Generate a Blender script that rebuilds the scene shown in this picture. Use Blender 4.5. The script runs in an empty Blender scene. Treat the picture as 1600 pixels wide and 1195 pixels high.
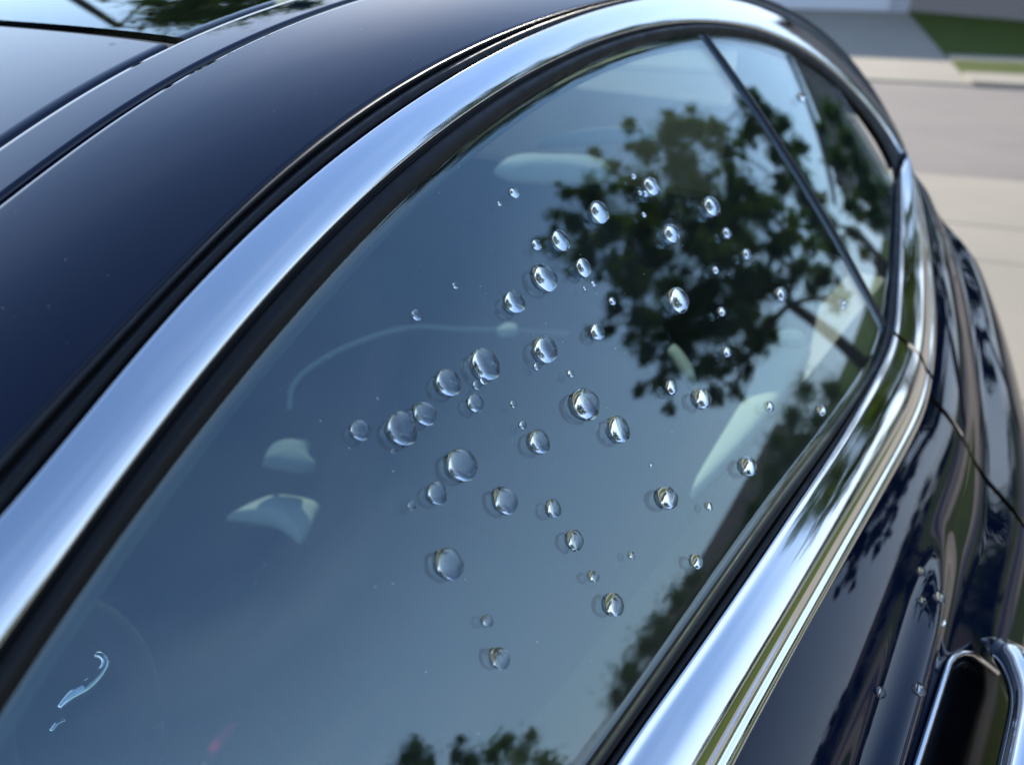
import bpy, math, random
import numpy as np
from mathutils import Vector, Matrix

random.seed(7); rng = np.random.default_rng(7)
SC = bpy.context.scene
COL = SC.collection
R_ = math.radians

# ------------------------------------------------------------------ camera
CAM_H = 1.42
PITCH = 30.0
FPX = 1200.0                       # focal length in pixels of the 1600 px wide photograph
cd = bpy.data.cameras.new('camera')
cam = bpy.data.objects.new('camera', cd); COL.objects.link(cam)
cam.location = (0, 0, CAM_H); cam.rotation_euler = (R_(90 - PITCH), 0, 0)
cd.sensor_width = 36; cd.lens = 36 * FPX / 1600
cd.clip_start = 0.01; cd.clip_end = 3000
cd.dof.use_dof = True; cd.dof.focus_distance = 0.45; cd.dof.aperture_fstop = 5.2
SC.camera = cam

# ------------------------------------------------------------------ sky, sun, exposure
SKY_K = 0.10
SUN_AZ, SUN_EL = -4.0, 20.5        # compass angle from the +Y axis, towards +X
SC.view_settings.view_transform = 'Standard'; SC.view_settings.look = 'None'
SC.view_settings.exposure = 0.88; SC.view_settings.gamma = 1.0
SC.view_settings.use_curve_mapping = False
SC.cycles.max_bounces = 14; SC.cycles.transmission_bounces = 12; SC.cycles.transparent_max_bounces = 24
SC.cycles.glossy_bounces = 6; SC.cycles.diffuse_bounces = 3
SC.cycles.sample_clamp_indirect = 6.0; SC.cycles.sample_clamp_direct = 5.0; SC.cycles.caustics_reflective = True; SC.cycles.caustics_refractive = True
SC.cycles.use_denoising = True


class NT:
    """short hand for building node trees"""
    def __init__(s, tree):
        s.t = tree; s.n = tree.nodes; s.l = tree.links
    def new(s, typ, **kw):
        nd = s.n.new(typ)
        for k, v in kw.items():
            if k in nd.bl_rna.properties: setattr(nd, k, v)
            else: s.put(nd, k, v)
        return nd
    def put(s, nd, key, v):
        sock = nd.inputs[key]
        if hasattr(v, 'is_output') or isinstance(v, bpy.types.NodeSocket): s.l.new(v, sock)
        else: sock.default_value = v
    def math(s, op, a, b=0.0, clamp=False):
        nd = s.n.new('ShaderNodeMath'); nd.operation = op; nd.use_clamp = clamp
        s.put(nd, 0, a); s.put(nd, 1, b); return nd.outputs[0]
    def ramp(s, fac, stops):
        nd = s.n.new('ShaderNodeValToRGB'); e = nd.color_ramp.elements
        while len(e) < len(stops): e.new(0.5)
        for q, (p, c) in zip(e, stops): q.position = p; q.color = (*c, 1) if len(c) == 3 else c
        s.l.new(fac, nd.inputs[0]); return nd.outputs[0]
    def mix(s, fac, a, b, mode='MIX'):
        nd = s.n.new('ShaderNodeMix'); nd.data_type = 'RGBA'; nd.blend_type = mode
        s.put(nd, 0, fac)
        for k, v in ((6, a), (7, b)):
            if isinstance(v, (tuple, list)): v = (*v, 1) if len(v) == 3 else v
            s.put(nd, k, v)
        return nd.outputs[2]
    def noise(s, vec, scale, detail=3, rough=0.5, dist=0.0):
        nd = s.n.new('ShaderNodeTexNoise')
        if vec is not None: s.l.new(vec, nd.inputs['Vector'])
        nd.inputs['Scale'].default_value = scale; nd.inputs['Detail'].default_value = detail
        nd.inputs['Roughness'].default_value = rough; nd.inputs['Distortion'].default_value = dist
        return nd.outputs[0]


world = bpy.data.worlds.new('World'); SC.world = world; world.use_nodes = True
w = NT(world.node_tree); w.n.clear()
sky = w.n.new('ShaderNodeTexSky'); sky.sky_type = 'NISHITA'; sky.sun_disc = False
sky.sun_elevation = R_(SUN_EL); sky.sun_rotation = R_(SUN_AZ)
sky.altitude = 100; sky.air_density = 1.3; sky.dust_density = 0.35; sky.ozone_density = 2.2
tc = w.n.new('ShaderNodeTexCoord')
mp = w.n.new('ShaderNodeMapping'); w.l.new(tc.outputs['Generated'], mp.inputs[0])
mp.inputs['Scale'].default_value = (1.0, 1.0, 2.6); mp.inputs['Rotation'].default_value = (0.3, 0.2, 0.9)
n1 = w.noise(mp.outputs[0], 2.0, 7, 0.55, 0.6)
cl = w.ramp(n1, [(0.47, (0, 0, 0)), (0.80, (1, 1, 1))])
sep = w.n.new('ShaderNodeSeparateXYZ'); w.l.new(tc.outputs['Generated'], sep.inputs[0])
hz = w.ramp(sep.outputs[2], [(0.0, (1, 1, 1)), (0.35, (0.75, 0.75, 0.75)), (0.6, (0.25, 0.25, 0.25)), (1.0, (0.1, 0.1, 0.1))])
cf = w.math('MULTIPLY', w.math('MULTIPLY', cl, hz), 0.6)
# soft shoulder for the glare round the sun, thin high haze everywhere
vm = w.n.new('ShaderNodeVectorMath'); vm.operation = 'DOT_PRODUCT'; w.l.new(sky.outputs[0], vm.inputs[0]); vm.inputs[1].default_value = (.3, .5, .2)
kn = w.math('DIVIDE', 1.35, w.math('ADD', 1.0, w.math('MULTIPLY', vm.outputs['Value'], SKY_K)))
vs = w.n.new('ShaderNodeVectorMath'); vs.operation = 'SCALE'; w.l.new(sky.outputs[0], vs.inputs[0]); w.l.new(kn, vs.inputs['Scale'])
skb = w.mix(1.0, vs.outputs[0], (0.92, 0.96, 1.12), 'MULTIPLY')
lowf = w.ramp(sep.outputs[2], [(0.0, (.75,) * 3), (0.15, (.60,) * 3), (0.35, (.42,) * 3), (0.60, (.04,) * 3), (0.80, (0, 0, 0))])
skd = w.mix(lowf, skb, (4.9, 6.2, 8.4))
skc = w.mix(cf, skd, (5.4, 6.0, 7.4))
bg = w.n.new('ShaderNodeBackground'); w.l.new(skc, bg.inputs[0]); bg.inputs[1].default_value = 0.14
wo = w.n.new('ShaderNodeOutputWorld'); w.l.new(bg.outputs[0], wo.inputs[0])

sl = bpy.data.lights.new('sun', 'SUN'); sl.energy = 5.0; sl.angle = R_(0.53); sl.color = (1.0, 0.93, 0.82)
sun = bpy.data.objects.new('sun', sl); COL.objects.link(sun)
sdir = Vector((math.sin(R_(SUN_AZ)) * math.cos(R_(SUN_EL)), math.cos(R_(SUN_AZ)) * math.cos(R_(SUN_EL)), math.sin(R_(SUN_EL))))
sun.rotation_euler = sdir.to_track_quat('Z', 'Y').to_euler(); sun.location = sdir * 50

# ------------------------------------------------------------------ measuring the place: rays and the car's side surface
CAM = np.array([0, 0, CAM_H])
_p = R_(PITCH)
CR, CU, CF = np.array([1., 0, 0]), np.array([0, math.sin(_p), math.cos(_p)]), np.array([0, math.cos(_p), -math.sin(_p)])
def ray(x, y):
    d = (x - 800) / FPX * CR + (597.5 - y) / FPX * CU + CF
    return d / np.linalg.norm(d)
CAR_AZ, TUMBLE, GD = 36.0, 42.0, 0.30     # the car's long axis, lean of its side glass, distance to it
U = np.array([math.sin(R_(CAR_AZ)), math.cos(R_(CAR_AZ)), 0])      # rearwards
V = np.array([U[1], -U[0], 0])                                      # outwards (driver's side)
Z = np.array([0, 0, 1.])
N0 = math.cos(R_(TUMBLE)) * V + math.sin(R_(TUMBLE)) * Z            # out of the glass
W = -math.sin(R_(TUMBLE)) * V + math.cos(R_(TUMBLE)) * Z            # up the glass
RW, RU, UC = 2.2, 7.0, 0.45
def side(u, w_, h=0.0):
    """point of the car's side surface (glass height) at length u, height w, h proud of it"""
    u = np.asarray(u, float); w_ = np.asarray(w_, float); h = np.asarray(h, float)
    s = -GD + h - w_ ** 2 / 2 / RW - (u - UC) ** 2 / 2 / RU
    return CAM + s[..., None] * N0 + u[..., None] * U + w_[..., None] * W
def side_n(u, w_):
    n = N0 + w_ / RW * W + (u - UC) / RU * U
    return n / np.linalg.norm(n)
def hit(x, y, h=0.0):
    """where the sight line through (x, y) meets the side surface"""
    d = ray(x, y); t = .3
    for i in range(60):
        P = d * t; u = P @ U; w_ = P @ W
        F = N0 @ P + GD - h + w_ ** 2 / 2 / RW + (u - UC) ** 2 / 2 / RU
        g = N0 @ d + w_ / RW * (W @ d) + (u - UC) / RU * (U @ d)
        t -= F / g * .9
    P = d * t
    return float(P @ U), float(P @ W)
def mirrored(x, y, dist):
    """the place outside that the glass mirrors at (x, y), dist metres off"""
    u, w_ = hit(x, y); n = side_n(u, w_); d = ray(x, y)
    r = d - 2 * (d @ n) * n
    return side(u, w_) + r * dist
def ground(x, y, z=0.0):
    d = ray(x, y); return CAM + d * ((z - CAM_H) / d[2])
def behind(x, y, dist):
    """a place dist metres behind the glass on the sight line"""
    u, w_ = hit(x, y); return side(u, w_) + ray(x, y) * dist

def cat(pts, n=24):
    """Catmull-Rom through pts"""
    P = np.asarray(pts, float); P = np.vstack([2 * P[0] - P[1], P, 2 * P[-1] - P[-2]]); out = []
    for i in range(1, len(P) - 2):
        for t in np.linspace(0, 1, n, endpoint=False):
            a, b, c, d = P[i - 1:i + 3]
            out.append(0.5 * ((2 * b) + (-a + c) * t + (2 * a - 5 * b + 4 * c - d) * t * t + (-a + 3 * b - 3 * c + d) * t ** 3))
    out.append(P[-2]); return np.array(out)

PC = (0.60, -0.06); WS = 3.0
def polar_fit(pix, h, deg):
    """smooth curve of the car's side through measured edge points: 1/r as a polynomial of the angle"""
    q = np.array([hit(x, y, h) for x, y in cat(pix, 6)])
    a = np.unwrap(np.arctan2((q[:, 1] - PC[1]) * WS, q[:, 0] - PC[0])); r = np.hypot((q[:, 1] - PC[1]) * WS, q[:, 0] - PC[0])
    return np.polynomial.Polynomial.fit(a, 1 / r, deg), a.min(), a.max()
def polar_at(f, th):
    r = 1 / f(th); return PC[0] + r * np.cos(th), PC[1] + r * np.sin(th) / WS

# ------------------------------------------------------------------ materials
def mat(name): 
    m = bpy.data.materials.new(name); m.use_nodes = True; t = NT(m.node_tree); t.n.clear()
    out = t.n.new('ShaderNodeOutputMaterial'); return m, t, out
def principled(name, base, rough=0.5, metal=0.0, coat=0.0, spec=0.5, noise=None, bump=None, rough_noise=None, ior=1.5, coat_rough=0.02):
    m, t, out = mat(name); b = t.n.new('ShaderNodeBsdfPrincipled')
    b.inputs['Base Color'].default_value = (*base, 1); b.inputs['Roughness'].default_value = rough
    b.inputs['Metallic'].default_value = metal; b.inputs['Coat Weight'].default_value = coat
    b.inputs['Coat Roughness'].default_value = coat_rough; b.inputs['IOR'].default_value = ior
    b.inputs['Specular IOR Level'].default_value = spec
    co = t.n.new('ShaderNodeTexCoord').outputs['Object']
    if noise:
        sc, amt, col2 = noise
        f = t.noise(co, sc, 5, 0.6)
        t.l.new(t.mix(t.math('MULTIPLY', t.ramp(f, [(0.3, (0, 0, 0)), (0.7, (1, 1, 1))]), amt), base, col2), b.inputs['Base Color'])
    if rough_noise:
        sc, lo, hi = rough_noise
        f = t.noise(co, sc, 4, 0.6); mr = t.n.new('ShaderNodeMapRange'); t.l.new(f, mr.inputs[0])
        mr.inputs[1].default_value = 0.3; mr.inputs[2].default_value = 0.7; mr.inputs[3].default_value = lo; mr.inputs[4].default_value = hi
        t.l.new(mr.outputs[0], b.inputs['Roughness'])
    if bump:
        sc, st, ds = bump
        bp = t.n.new('ShaderNodeBump'); t.l.new(t.noise(co, sc, 4, 0.6), bp.inputs['Height'])
        bp.inputs['Strength'].default_value = st; bp.inputs['Distance'].default_value = ds
        t.l.new(bp.outputs[0], b.inputs['Normal'])
    t.l.new(b.outputs[0], out.inputs[0]); return m

def glass_mat(name, tint, extra=0.0, dust=0.012):
    """a coated pane face: Schlick reflection over a tinted see-through body, a breath of dust"""
    m, t, out = mat(name)
    g = t.n.new('ShaderNodeNewGeometry')
    dt = t.n.new('ShaderNodeVectorMath'); dt.operation = 'DOT_PRODUCT'
    t.l.new(g.outputs['Normal'], dt.inputs[0]); t.l.new(g.outputs['Incoming'], dt.inputs[1])
    c = t.math('ABSOLUTE', dt.outputs['Value'])
    f = t.math('POWER', t.math('SUBTRACT', 1.0, c, True), 5.0)
    f = t.math('ADD', t.math('MULTIPLY', f, 0.96 - extra), 0.04 + extra, True)
    tr = t.n.new('ShaderNodeBsdfTransparent'); tr.inputs[0].default_value = (*tint, 1)
    gl = t.n.new('ShaderNodeBsdfAnisotropic') if False else t.n.new('ShaderNodeBsdfGlossy')
    gl.inputs['Roughness'].default_value = 0.0; gl.inputs['Color'].default_value = (0.80, 0.93, 1, 1)   # bluish solar coating
    mx = t.n.new('ShaderNodeMixShader'); t.l.new(f, mx.inputs[0]); t.l.new(tr.outputs[0], mx.inputs[1]); t.l.new(gl.outputs[0], mx.inputs[2])
    co = t.n.new('ShaderNodeTexCoord').outputs['Object']
    df = t.n.new('ShaderNodeBsdfDiffuse'); df.inputs[0].default_value = (0.7, 0.7, 0.68, 1)
    dn = t.ramp(t.noise(co, 9.0, 6, 0.65, 1.2), [(0.35, (0.25,) * 3), (0.75, (1,) * 3)])
    m2 = t.n.new('ShaderNodeMixShader'); t.l.new(t.math('MULTIPLY', dn, dust), m2.inputs[0])
    t.l.new(mx.outputs[0], m2.inputs[1]); t.l.new(df.outputs[0], m2.inputs[2])
    t.l.new(m2.outputs[0], out.inputs[0]); return m

M = {}
M['paint'] = principled('midnight_blue_paint', (0.0015, 0.004, 0.018), 0.7, 0.0, 1.0, 0.0, coat_rough=0.008)
M['chrome'] = principled('polished_metal', (0.80, 0.80, 0.80), 0.07, 1.0, rough_noise=(30, 0.05, 0.10))
M['rubber'] = principled('black_rubber', (0.006, 0.006, 0.007), 0.5, spec=0.3, rough_noise=(60, 0.42, 0.62), bump=(900, 0.1, 0.0004))
M['gloss_black'] = principled('gloss_black_trim', (0.004, 0.004, 0.005), 0.12)
M['glass'] = glass_mat('side_glass', (0.78, 0.86, 0.83), 0.068)
M['glass_in'] = M['glass']
M['rear_glass'] = glass_mat('rear_glass_tint', (0.66, 0.70, 0.68), 0.02, 0.004)
M['roof_glass'] = glass_mat('roof_glass_tint', (0.90, 0.93, 0.90), 0.02, 0.004)
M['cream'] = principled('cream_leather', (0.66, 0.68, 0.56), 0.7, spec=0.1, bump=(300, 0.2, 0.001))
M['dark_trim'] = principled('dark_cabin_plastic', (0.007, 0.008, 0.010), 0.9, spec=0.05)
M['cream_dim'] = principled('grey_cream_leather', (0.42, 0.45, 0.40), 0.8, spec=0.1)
M['frame_trim'] = principled('grey_frame_trim', (0.06, 0.075, 0.08), 0.8, spec=0.1)
M['seat'] = principled('charcoal_leather', (0.010, 0.011, 0.014), 0.9, spec=0.05)
M['trim_green'] = principled('pale_grey_green_trim', (0.20, 0.24, 0.225), 0.8, spec=0.1)
M['red'] = principled('red_plastic', (0.40, 0.02, 0.08), 0.9, spec=0.0)
m, t, out = mat('water'); b = t.n.new('ShaderNodeBsdfGlass'); b.inputs['IOR'].default_value = 1.333; b.inputs['Roughness'].default_value = 0.0
t.l.new(b.outputs[0], out.inputs[0]); M['water'] = m
M['concrete'] = principled('concrete', (0.34, 0.290, 0.215), 0.85, noise=(1.3, 0.7, (0.27, 0.235, 0.18)), bump=(60, 0.3, 0.004))
M['concrete_joint'] = principled('concrete_joint', (0.16, 0.15, 0.13), 0.9)
M['road'] = principled('worn_asphalt', (0.235, 0.195, 0.165), 0.9, noise=(0.9, 0.8, (0.18, 0.152, 0.132)), bump=(120, 0.4, 0.004))
M['grass'] = principled('lawn_grass', (0.055, 0.085, 0.010), 0.9, spec=0.1, noise=(3.0, 0.8, (0.09, 0.105, 0.02)), bump=(40, 0.6, 0.02))
def leaf_mat(name, c1, c2):
    m, t, out = mat(name); co = t.n.new('ShaderNodeTexCoord').outputs['Object']
    c = t.mix(t.ramp(t.noise(co, 2.2, 4, .7), [(.35, (0, 0, 0)), (.65, (1, 1, 1))]), c1, c2)
    d = t.n.new('ShaderNodeBsdfDiffuse'); tr = t.n.new('ShaderNodeBsdfTranslucent'); t.l.new(c, d.inputs[0]); t.l.new(t.mix(.5, c, (c1[0] * 2.2, c1[1] * 2.2, c1[2] * .8)), tr.inputs[0])
    mx = t.n.new('ShaderNodeMixShader'); mx.inputs[0].default_value = .4; t.l.new(d.outputs[0], mx.inputs[1]); t.l.new(tr.outputs[0], mx.inputs[2]); t.l.new(mx.outputs[0], out.inputs[0]); return m
M['leaf'] = leaf_mat('oak_leaf', (0.06, 0.105, 0.028), (0.10, 0.13, 0.03))
M['leaf_yellow'] = principled('yellow_green_leaf', (0.20, 0.20, 0.03), 0.5, noise=(2.0, 0.8, (0.10, 0.13, 0.02)))
M['leaf_dark'] = leaf_mat('dark_leaf', (0.035, 0.065, 0.022), (0.055, 0.085, 0.025))
M['bark'] = principled('bark', (0.06, 0.045, 0.035), 0.9, bump=(30, 0.8, 0.02))
M['stucco'] = principled('taupe_stucco', (0.30, 0.25, 0.22), 0.9, noise=(2, 0.4, (0.26, 0.22, 0.2)))
M['garage_wall'] = principled('pale_stucco', (0.50, 0.48, 0.48), 0.85)
M['white_door'] = principled('white_garage_door', (0.72, 0.72, 0.74), 0.6)
M['shingle'] = principled('brown_shingles', (0.075, 0.06, 0.055), 0.9, noise=(6, 0.6, (0.11, 0.085, 0.075)))
M['window_dark'] = principled('dark_house_window', (0.02, 0.025, 0.035), 0.08)
M['white_trim'] = principled('white_trim', (0.75, 0.74, 0.72), 0.6)

# ------------------------------------------------------------------ object helpers
def link(name, me, m=None, parent=None, loc=None, smooth=True):
    if m is not None:
        for q in (m if isinstance(m, (list, tuple)) else [m]): me.materials.append(q)
    if smooth: me.polygons.foreach_set('use_smooth', [True] * len(me.polygons))
    o = bpy.data.objects.new(name, me); COL.objects.link(o)
    if parent is not None: o.parent = parent
    if loc is not None: o.location = loc
    return o
def origin(parent):
    v = np.zeros(3)
    while parent is not None: v += np.array(parent.location); parent = parent.parent
    return v
def mesh_obj(name, verts, faces, m, parent=None, smooth=True, base=None):
    """mesh from world-space vertices; base gives a top-level mesh its own origin"""
    o0 = origin(parent) if parent is not None else np.zeros(3)
    if base is not None: o0 = np.asarray(base, float)
    me = bpy.data.meshes.new(name)
    vv = np.asarray(verts, float).reshape(-1, 3) - o0
    me.from_pydata(vv.tolist(), [], [tuple(int(i) for i in f) for f in faces]); me.update()
    return link(name, me, m, parent, o0 if base is not None else None, smooth)
def grid_faces(a, b, off=0, flip=False, close=False):
    f = []
    for i in range(a - 1):
        for j in range(b - (0 if close else 1)):
            k = (j + 1) % b
            q = (off + i * b + j, off + i * b + k, off + (i + 1) * b + k, off + (i + 1) * b + j)
            f.append(q[::-1] if flip else q)
    return f
def sheet(name, G, m, parent=None, thick=0.0, flip=False, base=None, smooth=True, sharp=None):
    """G: (a, b, 3) grid of points; thick > 0 gives it a back and edges"""
    a, b = G.shape[:2]
    o = mesh_obj(name, G, grid_faces(a, b, flip=flip), m, parent, smooth, base)
    if thick:
        md = o.modifiers.new('thickness', 'SOLIDIFY'); md.thickness = thick; md.offset = -1; md.use_even_offset = False
    return o
def tube(pts, rad, n=10):
    P = np.asarray(pts, float); k = len(P); rad = np.broadcast_to(np.asarray(rad, float), (k,))
    T = np.gradient(P, axis=0); T /= np.linalg.norm(T, axis=1)[:, None] + 1e-12
    up = np.array([0.3, 0.2, 1.0]); vs = []
    for i in range(k):
        a = np.cross(T[i], up); a /= np.linalg.norm(a) + 1e-9; bb = np.cross(T[i], a)
        for j in range(n):
            q = 2 * math.pi * j / n; vs.append(P[i] + rad[i] * (math.cos(q) * a + math.sin(q) * bb))
    f = grid_faces(k, n, close=True); f.append(tuple(range(n))[::-1]); f.append(tuple((k - 1) * n + j for j in range(n)))
    return np.array(vs), f
def merge(parts):
    V_, F_, o = [], [], 0
    for v, f in parts:
        V_.append(np.asarray(v).reshape(-1, 3)); F_ += [tuple(i + o for i in q) for q in f]; o += len(V_[-1])
    return np.vstack(V_), F_
def box(c, ax, hs):
    """box at centre c with axes ax (3 vectors) and half sizes hs"""
    c = np.asarray(c, float); A = [np.asarray(a, float) * h for a, h in zip(ax, hs)]
    v = [c + sx * A[0] + sy * A[1] + sz * A[2] for sx in (-1, 1) for sy in (-1, 1) for sz in (-1, 1)]
    f = [(0, 1, 3, 2), (4, 6, 7, 5), (0, 4, 5, 1), (2, 3, 7, 6), (0, 2, 6, 4), (1, 5, 7, 3)]
    return np.array(v), f
def bevel(o, w_, seg=3):
    md = o.modifiers.new('bevel', 'BEVEL'); md.width = w_; md.segments = seg; md.limit_method = 'ANGLE'; md.harden_normals = False
    return o
def empty(name, loc, label=None, cat_=None, group=None):
    o = bpy.data.objects.new(name, None); COL.objects.link(o); o.location = loc; o.empty_display_size = 0.1
    tag(o, label, cat_, group); return o
def tag(o, label=None, cat_=None, group=None, kind=None):
    if label: o['label'] = label
    if cat_: o['category'] = cat_
    if group: o['group'] = group
    if kind: o['kind'] = kind
    return o

# ================================================================== THE SETTING
QAZ = 20.5
Q = np.array([math.sin(R_(QAZ)), math.cos(R_(QAZ)), 0]); L = np.array([Q[1], -Q[0], 0])   # across the street / along it to the right
def ql(q, l, z=0.0): return q * Q + l * L + z * Z
q_near = float(ground(1500, 276) @ Q); q_far = float(ground(1400, 126) @ Q); q_wall = float(ground(1400, 20) @ Q)
def slab(name, q0, q1, l0, l1, z1, m, z0=None, nq=1, nl=1, kind='structure'):
    z0 = z1 - 0.12 if z0 is None else z0
    v, f = box(ql((q0 + q1) / 2, (l0 + l1) / 2, (z0 + z1) / 2), (Q, L, Z), ((q1 - q0) / 2, (l1 - l0) / 2, (z1 - z0) / 2))
    return tag(mesh_obj(name, v, f, m, smooth=False), kind=kind)
g = 600
tag(mesh_obj('ground', [(-g, -g, -0.06), (g, -g, -0.06), (g, g, -0.06), (-g, g, -0.06)], [(0, 1, 2, 3)], M['grass'], smooth=False), kind='structure')
slab('road', q_near, q_far, -70, 70, -0.02, M['road'])
DL, DR = -3.6, 2.9                                                   # own driveway, left and right edge
l_drv = float(ground(1478, 88) @ L)
# near side: driveway in panels with joints, apron, kerb
dw = tag(mesh_obj('driveway', *box(ql((q_near - 9) / 2, (DL + DR) / 2, -0.045), (Q, L, Z), ((q_near + 9) / 2, (DR - DL) / 2, 0.02)), M['concrete_joint'], smooth=False), kind='structure')
qs = [q_near, float(ground(1500, 350) @ Q), float(ground(1500, 404) @ Q)]
while qs[-1] > -8: qs.append(qs[-1] - 1.5)
for i in range(len(qs) - 1):
    a, b_ = qs[i + 1] + 0.007, qs[i] - 0.007
    for j in range(2):
        l0, l1 = (DL, (DL + DR) / 2) if j == 0 else ((DL + DR) / 2, DR)
        v, f = box(ql((a + b_) / 2, (l0 + l1) / 2, -0.012), (Q, L, Z), ((b_ - a) / 2, (l1 - l0) / 2 - 0.007, 0.014 + (0.001 * ((i + j) % 2))))
        mesh_obj('concrete_panel', v, f, M['concrete'], dw, smooth=False)
slab('lawn', -9, q_near - 1.6, DR, 13, 0.02, M['grass'])
slab('sidewalk', q_near - 1.55, q_near - 0.15, DR + 0.01, 60, 0.015, M['concrete'])
slab('kerb', q_near - 0.14, q_near - 0.002, DR + 0.01, 60, 0.04, M['concrete'])
# far side
slab('driveway', q_far + 0.003, q_wall - 0.003, l_drv - 9.5, l_drv, 0.0, M['concrete'])
qa = float(ground(1560, 100) @ Q); qb = float(ground(1560, 92) @ Q); qc = float(ground(1560, 119) @ Q); qd = float(ground(1560, 32) @ Q)
slab('kerb', q_far + 0.003, qc - 0.003, l_drv + 0.01, 60, 0.03, M['concrete'])
slab('verge', qc, qa, l_drv + 0.01, 60, 0.03, M['grass'])
slab('sidewalk', qa + .002, qb - .002, l_drv + 0.01, 60, 0.03, M['concrete'])
slab('lawn', qb, q_wall + 4, l_drv + 0.01, 60, 0.04, M['grass'])

def house(name, label, q, l, wq, wl, h, ridge, wall, parent_group=None, doors=(), windows=(), ax=None):
    """gabled house: front wall faces -Q; doors / windows: (l offset, width, z0, z1)"""
    QQ, LL = ax if ax else (Q, L)
    c = np.asarray(q, float) if l is None else ql(q, l)
    e = empty(name, c, label, 'house')
    def P(a, b, z): return c + a * QQ + b * LL + z * Z
    v, f = box(P(wq / 2, 0, h / 2 - 0.1), (QQ, LL, Z), (wq / 2, wl / 2, h / 2 + 0.1)); mesh_obj('wall', v, f, wall, e, smooth=False)
    o = 0.45
    pr = [P(-o, -wl / 2 - o, h - .12), P(-o, wl / 2 + o, h - .12), P(wq / 2, wl / 2 + o, h + ridge), P(wq / 2, -wl / 2 - o, h + ridge), P(wq + o, -wl / 2 - o, h - .12), P(wq + o, wl / 2 + o, h - .12)]
    rv = pr + [p + 0.14 * Z for p in pr]
    rf = [(6, 7, 8, 9), (9, 8, 11, 10), (0, 3, 2, 1), (3, 4, 5, 2), (0, 1, 7, 6), (4, 10, 11, 5), (0, 6, 9, 3), (3, 9, 10, 4), (1, 2, 8, 7), (2, 5, 11, 8)]
    mesh_obj('roof', rv, rf, M['shingle'], e, smooth=False)
    mesh_obj('gable', [P(.02, -wl / 2, h - .1), P(wq - .02, -wl / 2, h - .1), P(wq / 2, -wl / 2, h + ridge - .1), P(.02, wl / 2, h - .1), P(wq - .02, wl / 2, h - .1), P(wq / 2, wl / 2, h + ridge - .1)],
             [(0, 2, 1), (3, 4, 5), (0, 3, 5, 2), (1, 2, 5, 4)], wall, e, smooth=False)
    for lo, wd, z0, z1 in doors:
        d = mesh_obj('garage_door', *box(P(-0.03, lo, (z0 + z1) / 2), (QQ, LL, Z), (0.03, wd / 2, (z1 - z0) / 2)), M['white_door'], e, smooth=False)
        for k in range(4):
            zz = z0 + (k + .5) * (z1 - z0) / 4
            mesh_obj('panel', *box(P(-0.075, lo, zz), (QQ, LL, Z), (0.012, wd / 2 - .06, (z1 - z0) / 8 - .03)), M['white_door'], d, smooth=False)
    for lo, wd, z0, z1 in windows:
        d = mesh_obj('window', *box(P(-0.02, lo, (z0 + z1) / 2), (QQ, LL, Z), (0.02, wd / 2, (z1 - z0) / 2)), M['white_trim'], e, smooth=False)
        mesh_obj('pane', *box(P(-0.05, lo, (z0 + z1) / 2), (QQ, LL, Z), (0.008, wd / 2 - .07, (z1 - z0) / 2 - .07)), M['window_dark'], d, smooth=False)
    return e
lc = l_drv - 4.6
house('garage_house', 'pale shaded house with a wide white garage door at the end of the far driveway', q_wall, lc, 9, 9.4, 3.2, 1.9, M['garage_wall'],
      doors=[(0.1, 8.2, 0.02, 2.4)])
house('entry_house', 'dark doored house wing behind the far lawn at the picture corner', q_wall + 1.2, l_drv + 4.4, 7, 7.8, 3.0, 1.7, M['garage_wall'],
      doors=[], windows=[(-2.6, 1.3, 0.35, 2.3), (1.2, 1.6, 0.9, 2.2)])

# ---- trees and shrubs
def leaf_cloud(blobs, n, size, seed, flat=0.0):
    """blobs: (centre, radius); n leaves in all, each a folded diamond of four triangles' worth"""
    r = np.random.default_rng(seed)
    C_ = np.array([b[0] for b in blobs]); Rr = np.array([b[1] for b in blobs]); wgt = Rr ** 2; wgt /= wgt.sum()
    idx = r.choice(len(blobs), n, p=wgt)
    d = r.normal(size=(n, 3)); d /= np.linalg.norm(d, axis=1)[:, None]
    rad = Rr[idx] * np.abs(r.normal(0, .62, n)) * 1.15
    p = C_[idx] + d * rad[:, None] * np.array([1, 1, 1 - flat])
    a = r.normal(size=(n, 3)); a /= np.linalg.norm(a, axis=1)[:, None]
    b = np.cross(a, r.normal(size=(n, 3))); b /= np.linalg.norm(b, axis=1)[:, None]
    s = size * (0.6 + 0.8 * r.random(n))[:, None]
    c = np.cross(a, b) * s * .12
    vs = np.stack([p - a * s, p + b * s * .45 + c, p + a * s, p - b * s * .45 + c], 1).reshape(-1, 3)
    f = np.arange(4 * n).reshape(n, 4)
    return vs, f
def leaves_obj(name, vs, f, m, parent):
    o0 = origin(parent); me = bpy.data.meshes.new(name); n = len(f)
    me.vertices.add(len(vs)); me.vertices.foreach_set('co', (vs - o0).astype(np.float32).ravel())
    me.loops.add(4 * n); me.loops.foreach_set('vertex_index', f.astype(np.int32).ravel())
    me.polygons.add(n); me.polygons.foreach_set('loop_start', np.arange(0, 4 * n, 4, dtype=np.int32))
    me.update(calc_edges=True); me.validate()
    return link(name, me, m, parent, smooth=False)
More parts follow.
